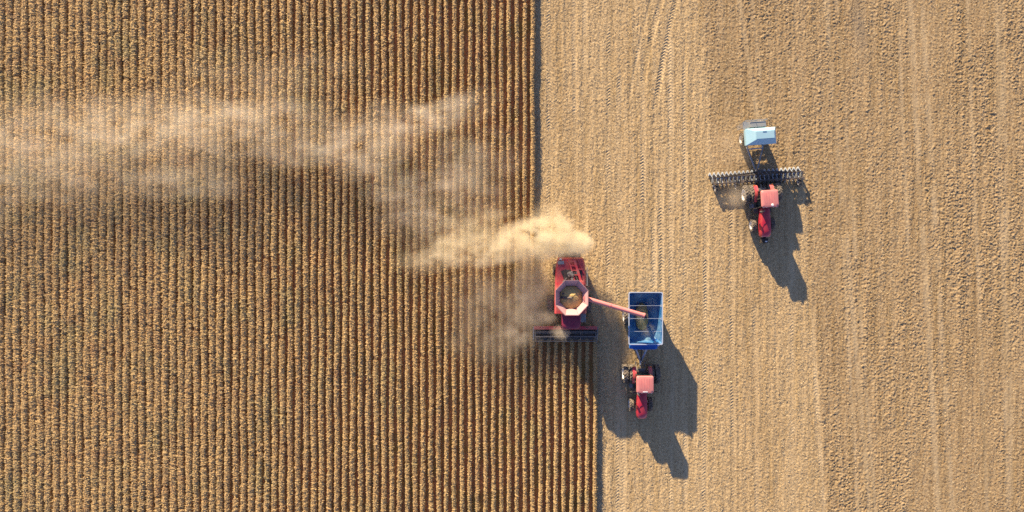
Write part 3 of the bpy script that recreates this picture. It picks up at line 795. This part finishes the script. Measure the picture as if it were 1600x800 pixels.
    bm = NB()   # cross auger with flighting
    cyl(bm, (hx-W+0.06, 2.68, 0.52), (hx+W-0.06, 2.68, 0.52), 0.15, 14)
    nseg = 220; prev = None
    for i in range(nseg+1):
        u = i/nseg; x = hx - W + 0.1 + (2*W-0.2)*u
        a = 2*PI*u*11*(1 if u < 0.5 else -1)
        pi_ = bm.verts.new((x, 2.68+0.15*math.cos(a), 0.52+0.15*math.sin(a))); po = bm.verts.new((x, 2.68+0.27*math.cos(a), 0.52+0.27*math.sin(a)))
        if prev: bm.faces.new((prev[0], prev[1], po, pi_))
        prev = (pi_, po)
    build('cross_auger', bm, 'worn', hd)
    ry, rz, rr_ = 3.12, 1.02, 0.46
    bm = NB(); cyl(bm, (hx-W+0.05, ry, rz), (hx+W-0.05, ry, rz), 0.055, 10)
    for x in np.linspace(hx-W+0.15, hx+W-0.15, 5):
        for k in range(5):
            a = R(20+72*k); beam(bm, (x, ry, rz), (x, ry+rr_*math.cos(a), rz+rr_*math.sin(a)), 0.03, 0.04)
    for s in (-1, 1): beam(bm, (hx+s*(W-0.1), 2.3, 1.05), (hx+s*(W-0.1), ry, rz), 0.06, 0.08)
    reel = build('reel', bm, 'worn', hd)
    for k in range(5):
        a = R(20+72*k); y = ry+rr_*math.cos(a); z = rz+rr_*math.sin(a)
        bm = NB(); beam(bm, (hx-W+0.12, y, z), (hx+W-0.12, y, z), 0.07, 0.045)
        for x in np.arange(hx-W+0.2, hx+W-0.15, 0.16): beam(bm, (x, y, z), (x, y-0.03, z-0.22), 0.014, 0.014)
        build('reel_bat', bm, 'worn', hd)
    for k in range(7):
        x = hx - W + (k+1)*2*W/8
        bm = NB(); loft(bm, [[(x-0.12, 3.40, 0.10), (x+0.12, 3.40, 0.10), (x+0.07, 3.40, 0.34), (x-0.07, 3.40, 0.34)], [(x-0.02, 3.92, 0.06), (x+0.02, 3.92, 0.06), (x+0.02, 3.92, 0.1), (x-0.02, 3.92, 0.1)]])
        build('crop_divider', bm, 'steel', hd)
    # unloading auger to the machine's left, over the cart
    a0 = Vector((-1.30, -0.72, 3.72)); a1 = Vector((-6.72, 0.86, 4.05))
    bm = NB(); cyl(bm, a0, a1, 0.205, 18); d = (a1-a0).normalized()
    for u in (0.02, 0.42, 0.985): p = a0 + (a1-a0)*u; cyl(bm, p-d*0.04, p+d*0.04, 0.24, 18)
    cyl(bm, (-1.30, -0.72, 3.0), (-1.30, -0.72, 3.95), 0.24, 16)
    au = build('unloading_auger', bm, 'roof_red', t, smooth=True)
    bm = NB(); loft(bm, [[(a1.x+0.12, a1.y-0.22, 3.95), (a1.x+0.12, a1.y+0.22, 3.95), (a1.x-0.3, a1.y+0.25, 4.0), (a1.x-0.3, a1.y-0.16, 4.0)],
                         [(a1.x+0.05, a1.y-0.16, 3.4), (a1.x+0.05, a1.y+0.2, 3.4), (a1.x-0.3, a1.y+0.22, 3.4), (a1.x-0.3, a1.y-0.14, 3.4)]])
    build('spout', bm, 'black', au)
    return t
HXc, HYc = 5.47, -4.62
make_harvester((HXc, HYc, 0))
heap('grain', 'golden grain filling the octagonal tank of the harvester', HXc, HYc+0.80, 0, [(1.0, 1.02, 3.2, 0, 0), (1.02, 1.03, 3.50, 0, 0), (0.8, 0.8, 3.66, 0.05, 0), (0.5, 0.5, 3.80, 0.12, 0.1), (0.2, 0.2, 3.90, 0.15, 0.15), (0.05, 0.05, 3.93, 0.15, 0.15)], 5)
bm = NB()
spx, spy = HXc + 6.86, HYc - 0.9
rs = [[(spx + (0.10+0.02*k)*math.cos(a), spy + (0.10+0.02*k)*math.sin(a), 3.42 - 0.22*k) for a in np.linspace(0, 2*PI, 12, endpoint=False)] for k in range(7)]
loft(bm, rs); tag(build('grain', bm, 'grain', smooth=True), 'stream of grain falling from the red auger spout', 'grain', kind='stuff')

# ------------------------------------------------------------------ seed drill and its hopper cart
ROT2 = PI + R(4.0)
def make_drill(loc):
    t = thing('seed_drill', 'wide steel seed drill with a long line of row units behind the tractor', 'seed drill', loc, ROT2)
    W = 4.4
    bm = NB()
    beam(bm, (-W, 0.15, 0.78), (W, 0.15, 0.78), 0.12, 0.14); beam(bm, (-W, -0.45, 0.74), (W, -0.45, 0.74), 0.10, 0.12)
    for x in np.linspace(-W+0.1, W-0.1, 9): beam(bm, (x, 0.15, 0.76), (x, -0.45, 0.74), 0.08, 0.09)
    for s in (-1, 1): box(bm, s*1.6, 0.15, 0.9, 0.3, 0.3, 0.3, bev=0.03)
    build('toolbar', bm, 'engine', t)
    bm = NB()
    beam(bm, (-0.7, 0.2, 0.75), (-0.1, 1.25, 0.6), 0.12, 0.14); beam(bm, (0.7, 0.2, 0.75), (0.1, 1.25, 0.6), 0.12, 0.14)
    beam(bm, (0, 0.2, 0.8), (0, 1.1, 0.65), 0.08, 0.1)
    build('drawbar', bm, 'black', t)
    # one row unit > disc, press_wheel
    def unit(x):
        bm = NB()
        beam(bm, (0, 0.12, 0.74), (0, -0.50, 0.42), 0.07, 0.10); beam(bm, (0.0, -0.45, 0.45), (0.22, -0.86, 0.34), 0.08, 0.06)
        beam(bm, (0, 0.25, 0.78), (-0.03, 0.36, 0.30), 0.05, 0.06)
        box(bm, 0, -0.38, 0.62, 0.16, 0.22, 0.22, bev=0.03)
        u = build('row_unit', bm, 'tealgrey', t, (x, 0, 0))
        bm = NB(); cyl(bm, (-0.055, -0.15, 0.24), (-0.04, -0.15, 0.24), 0.24, 20); cyl(bm, (0.04, -0.15, 0.24), (0.055, -0.15, 0.24), 0.24, 20); cyl(bm, (-0.07, -0.15, 0.24), (0.07, -0.15, 0.24), 0.05, 8)
        build('disc', bm, 'steel', u)
        bm = NB(); cyl(bm, (0.17, -0.82, 0.17), (0.27, -0.86, 0.17), 0.17, 18); build('press_wheel', bm, 'tealgrey', u)
        bm = NB(); cyl(bm, (-0.06, 0.36, 0.14), (0.03, 0.38, 0.14), 0.14, 14); build('trash_wheel', bm, 'worn', u)
        return u
    xs_ = np.linspace(-W+0.1, W-0.1, 22)
    u0 = unit(xs_[0])
    for x in xs_[1:]: copy_part(u0, t, (x, 0, 0))
    wh = make_wheel('gauge_wheel', 0.38, 0.24, t, (-4.05, 0.6, 0.38), 14)
    for x in (4.05, -2.05, 2.05): copy_part(wh, t, (x, 0.6, 0.38))
    bm = NB()
    for k, x in enumerate(np.linspace(-W+0.3, W-0.3, 22)):
        sgn = -1 if x < 0 else 1
        pts = [(sgn*0.25, -0.7, 1.15), (x*0.55, -0.55, 1.12), (x, -0.42, 0.78)]
        for p, q in zip(pts, pts[1:]): cyl(bm, p, q, 0.022, 6)
    box(bm, 0, -0.7, 1.25, 0.6, 0.4, 0.3, bev=0.04)
    build('seed_hose', bm, 'black', t)
    return t
make_drill((23.80, 7.42, 0))

def make_seed_cart(loc):
    t = thing('seed_cart', 'white seed hopper cart with a hipped lid trailing the seed drill', 'seed cart', loc, ROT2)
    # local +y forward (photo down), +x photo left
    def rc(x0, x1, y0, y1, z): return [(x0, y0, z), (x1, y0, z), (x1, y1, z), (x0, y1, z)]
    bm = NB(); loft(bm, [rc(-0.5, 0.5, -0.35, 0.35, 1.0), rc(-1.36, 1.36, -0.72, 0.72, 2.0), rc(-1.38, 1.38, -0.74, 0.74, 2.55)])
    hp = build('hopper', bm, 'paleblue', t)
    bm = NB(); loft(bm, [rc(-1.42, 1.42, -0.78, 0.78, 2.553), rc(-1.42, 1.42, -0.78, 0.78, 2.60), rc(-1.15, 0.62, -0.42, 0.36, 3.05)])
    ld = build('lid', bm, 'paleblue', hp)
    bm = NB(); loft(bm, [rc(-1.10, 0.57, -0.37, 0.31, 3.053), rc(-1.10, 0.57, -0.37, 0.31, 3.09)]); box(bm, -0.2, -0.36, 3.11, 0.35, 0.05, 0.04)
    build('lid_hatch', bm, 'paleblue', ld)
    bm = NB()
    for s in (-1, 1):
        beam(bm, (s*0.75, -1.3, 0.85), (s*0.75, 0.9, 0.85), 0.12, 0.16)
        for y in (-0.6, 0.6): beam(bm, (s*0.75, y, 0.9), (s*1.2, y, 2.0), 0.07, 0.07)
    for y in (-1.3, 0, 0.9): beam(bm, (-0.8, y, 0.85), (0.8, y, 0.85), 0.1, 0.12)
    build('frame', bm, 'tealgrey', t)
    bm = NB(); beam(bm, (0.95, 0.85, 1.35), (0.12, 2.9, 0.85), 0.11, 0.14); beam(bm, (-0.75, 0.9, 0.85), (-0.1, 2.95, 0.8), 0.11, 0.14); beam(bm, (0.75, 0.9, 0.85), (0.95, 0.85, 1.35), 0.1, 0.1)
    build('drawbar', bm, 'steel', t)
    bm = NB(); box(bm, 0.28, -1.22, 1.75, 2.1, 0.72, 0.05)
    box(bm, 0.0, -1.2, 1.98, 1.5, 0.5, 0.42, bev=0.03)
    pf = build('platform', bm, 'steel', t)
    bm = NB()
    for x in (-0.75, 0.3, 1.32): cyl(bm, (x, -1.56, 1.75), (x, -1.56, 2.65), 0.022, 6)
    cyl(bm, (1.32, -0.85, 1.75), (1.32, -0.85, 2.65), 0.022, 6)
    for z in (2.25, 2.65):
        cyl(bm, (-0.75, -1.56, z), (1.32, -1.56, z), 0.022, 6); cyl(bm, (1.32, -1.56, z), (1.32, -0.85, z), 0.022, 6)
    build('hand_rail', bm, 'steel', pf)
    bm = NB()
    for k in range(6): beam(bm, (1.40, -1.45+0.0, 0.4+0.27*k), (1.40, -1.05, 0.4+0.27*k), 0.03, 0.03)
    for y in (-1.45, -1.05): beam(bm, (1.40, y, 0.35), (1.40, y, 1.8), 0.03, 0.03)
    build('ladder', bm, 'steel', t)
    bm = NB(); cyl(bm, (-1.15, -0.1, 0.62), (1.15, -0.1, 0.62), 0.08, 10); build('axle', bm, 'engine', t)
    wh = make_wheel('wheel', 0.62, 0.42, t, (-1.05, -0.1, 0.62), 16); copy_part(wh, t, (1.05, -0.1, 0.62))
    return t
make_seed_cart((23.35, 11.25, 0))

# ------------------------------------------------------------------ dust
def dust(name, label, blobs, col, nscale=0.55, lo=0.42, hi=0.66, stretch=(0.5, 1.0, 1.0), voxel=0.35, hull=1.0, warp=2.0):
    """closed hull round overlapping ellipsoids; density is their falloff broken by noise.
    blobs: (px, py, height, rx m, ry m, rz m, rotation deg, density)"""
    m = bpy.data.materials.new(name); m.use_nodes = True
    n, l = m.node_tree.nodes, m.node_tree.links; n.clear()
    o_ = n.new('ShaderNodeOutputMaterial'); pv = n.new('ShaderNodeVolumePrincipled')
    pv.inputs['Color'].default_value = (*col, 1); pv.inputs['Anisotropy'].default_value = 0.1
    l.new(pv.outputs[0], o_.inputs['Volume'])
    geo = n.new('ShaderNodeNewGeometry').outputs['Position']
    mp = n.new('ShaderNodeMapping'); mp.inputs['Scale'].default_value = stretch; mp.inputs['Rotation'].default_value = (0, 0, R(-8)); l.new(geo, mp.inputs[0])
    wn = n.new('ShaderNodeTexNoise'); wn.inputs['Scale'].default_value = nscale*0.6; wn.inputs['Detail'].default_value = 2; l.new(mp.outputs[0], wn.inputs['Vector'])
    vm = n.new('ShaderNodeVectorMath'); vm.operation = 'SUBTRACT'; l.new(wn.outputs['Color'], vm.inputs[0]); vm.inputs[1].default_value = (0.5, 0.5, 0.5)
    vs = n.new('ShaderNodeVectorMath'); vs.operation = 'SCALE'; l.new(vm.outputs[0], vs.inputs[0]); vs.inputs['Scale'].default_value = warp
    va = n.new('ShaderNodeVectorMath'); va.operation = 'ADD'; l.new(geo, va.inputs[0]); l.new(vs.outputs[0], va.inputs[1])
    wp = va.outputs[0]
    total = None; bm = NB()
    for (px, py, hh, rx, ry, rz, rot, den) in blobs:
        c_ = G(px, py, hh)
        q = n.new('ShaderNodeMapping'); q.vector_type = 'TEXTURE'
        q.inputs['Location'].default_value = c_; q.inputs['Rotation'].default_value = (0, 0, R(rot)); q.inputs['Scale'].default_value = (rx, ry, rz)
        l.new(wp, q.inputs[0])
        ln = n.new('ShaderNodeVectorMath'); ln.operation = 'DOT_PRODUCT'; l.new(q.outputs[0], ln.inputs[0]); l.new(q.outputs[0], ln.inputs[1])
        f = mrange(n, l, ln.outputs['Value'], 0.0, 1.0, 1.0, 0.0)
        f = math_(n, l, 'MULTIPLY', math_(n, l, 'MULTIPLY', f, f), den)
        total = f if total is None else math_(n, l, 'ADD', total, f)
        rs = bmesh.ops.create_icosphere(bm, subdivisions=3, radius=1.0)
        bmesh.ops.transform(bm, matrix=Matrix.Translation(c_) @ Matrix.Rotation(R(rot), 4, 'Z') @ Matrix.Diagonal((rx*hull, ry*hull, rz*hull, 1)), verts=rs['verts'])
    for v_ in bm.verts: v_.co.z = max(v_.co.z, 0.12)
    f = noise(n, l, nscale, 5, 0.62, mp.outputs[0])
    f = mrange(n, l, f, lo, hi)
    l.new(math_(n, l, 'MULTIPLY', total, f), pv.inputs['Density'])
    o = build(name, bm, m)
    md = o.modifiers.new('union', 'REMESH'); md.mode = 'VOXEL'; md.voxel_size = voxel
    return tag(o, label, 'dust', kind='stuff')

dust('dust_plume', 'dense cream chaff and dust plume blowing left from the harvester rear', [
    (893, 384, 2.8, 2.6, 1.6, 1.8, 0, 2.6), (862, 374, 3.0, 4.2, 2.6, 2.2, 0, 2.0), (835, 362, 3.0, 4.0, 2.0, 2.0, 10, 1.1), (812, 380, 3.0, 4.5, 2.3, 2.1, 0, 1.0),
    (768, 392, 3.0, 4.8, 2.0, 1.9, 5, 0.85), (715, 386, 3.0, 5.2, 2.4, 1.9, 12, 0.48), (665, 402, 3.0, 4.0, 2.0, 1.7, 12, 0.30), (745, 350, 3.2, 5.5, 2.2, 1.8, 15, 0.34), (850, 335, 3.0, 2.6, 1.6, 1.6, 30, 0.5)],
    (0.97, 0.88, 0.66), 0.8, 0.38, 0.64, (0.8, 1.0, 1.0), 0.3, 1.0, 2.0)
dust('drifting_dust', 'thin grey dust haze drifting in streaks over the standing crop', [
    (722, 165, 2.3, 4.5, 2.0, 1.4, 14, 0.224), (680, 185, 2.3, 6.0, 2.2, 1.6, 12, 0.295), (600, 205, 2.3, 8.0, 3.6, 1.7, 10, 0.332), (510, 232, 2.3, 8.5, 2.3, 1.7, 10, 0.313), (430, 190, 2.3, 9.0, 4.2, 1.8, 0, 0.221),
    (330, 190, 2.3, 11.0, 4.4, 1.9, -4, 0.221), (210, 210, 2.3, 13.0, 5.0, 2.0, -6, 0.203), (80, 235, 2.3, 12.0, 7.0, 2.0, -14, 0.175), (-70, 275, 2.3, 11.0, 9.0, 2.0, 0, 0.138), (290, 282, 2.2, 9.0, 2.8, 1.7, 0, 0.203),
    (575, 260, 2.2, 5.0, 2.2, 1.6, 10, 0.240), (635, 292, 2.2, 5.5, 2.3, 1.6, 10, 0.368), (730, 270, 2.2, 7.0, 5.0, 1.7, 20, 0.257), (665, 335, 2.2, 6.0, 3.4, 1.6, 10, 0.295), (420, 115, 2.3, 12.0, 3.5, 1.7, 0, 0.092)],
    (0.88, 0.84, 0.73), 0.75, 0.34, 0.66, (0.55, 1.0, 1.0), 0.5, 1.0, 3.0)
dust('header_dust', 'low brown dust curling round the left side of the harvester header', [
    (834, 440, 1.6, 3.0, 4.6, 1.6, 0, 0.75), (812, 492, 1.6, 3.6, 3.6, 1.5, 0, 0.60), (765, 530, 1.8, 5.5, 3.6, 1.5, 0, 0.20), (856, 492, 1.5, 1.5, 1.3, 1.2, 0, 0.5), (760, 460, 1.8, 6.0, 4.0, 1.5, 0, 0.26),
    (876, 519, 1.7, 1.0, 0.9, 1.0, 0, 1.5), (820, 535, 1.6, 2.0, 1.6, 1.1, 0, 0.35)],
    (0.92, 0.83, 0.66), 0.6, 0.30, 0.64, (1, 1, 1), 0.3)
dust('drill_dust', 'faint pale dust trailing on the left of the seed drill', [
    (1150, 308, 0.9, 2.4, 2.0, 0.8, 0, 0.45), (1140, 230, 0.9, 4.0, 3.4, 0.8, 0, 0.22)],
    (0.90, 0.80, 0.64), 0.6, 0.28, 0.62, (1, 1, 1), 0.3)
dust('cart_dust', 'pale grain dust hanging inside the blue cart below the spout', [
    (1000, 494, 2.3, 0.9, 1.0, 0.7, 0, 0.9), (1012, 515, 2.2, 0.9, 1.0, 0.7, 0, 0.5), (1018, 475, 2.3, 0.8, 1.0, 0.7, 0, 0.35)],
    (0.95, 0.88, 0.66), 1.4, 0.30, 0.62, (1, 1, 1), 0.15, 1.0, 0.5)
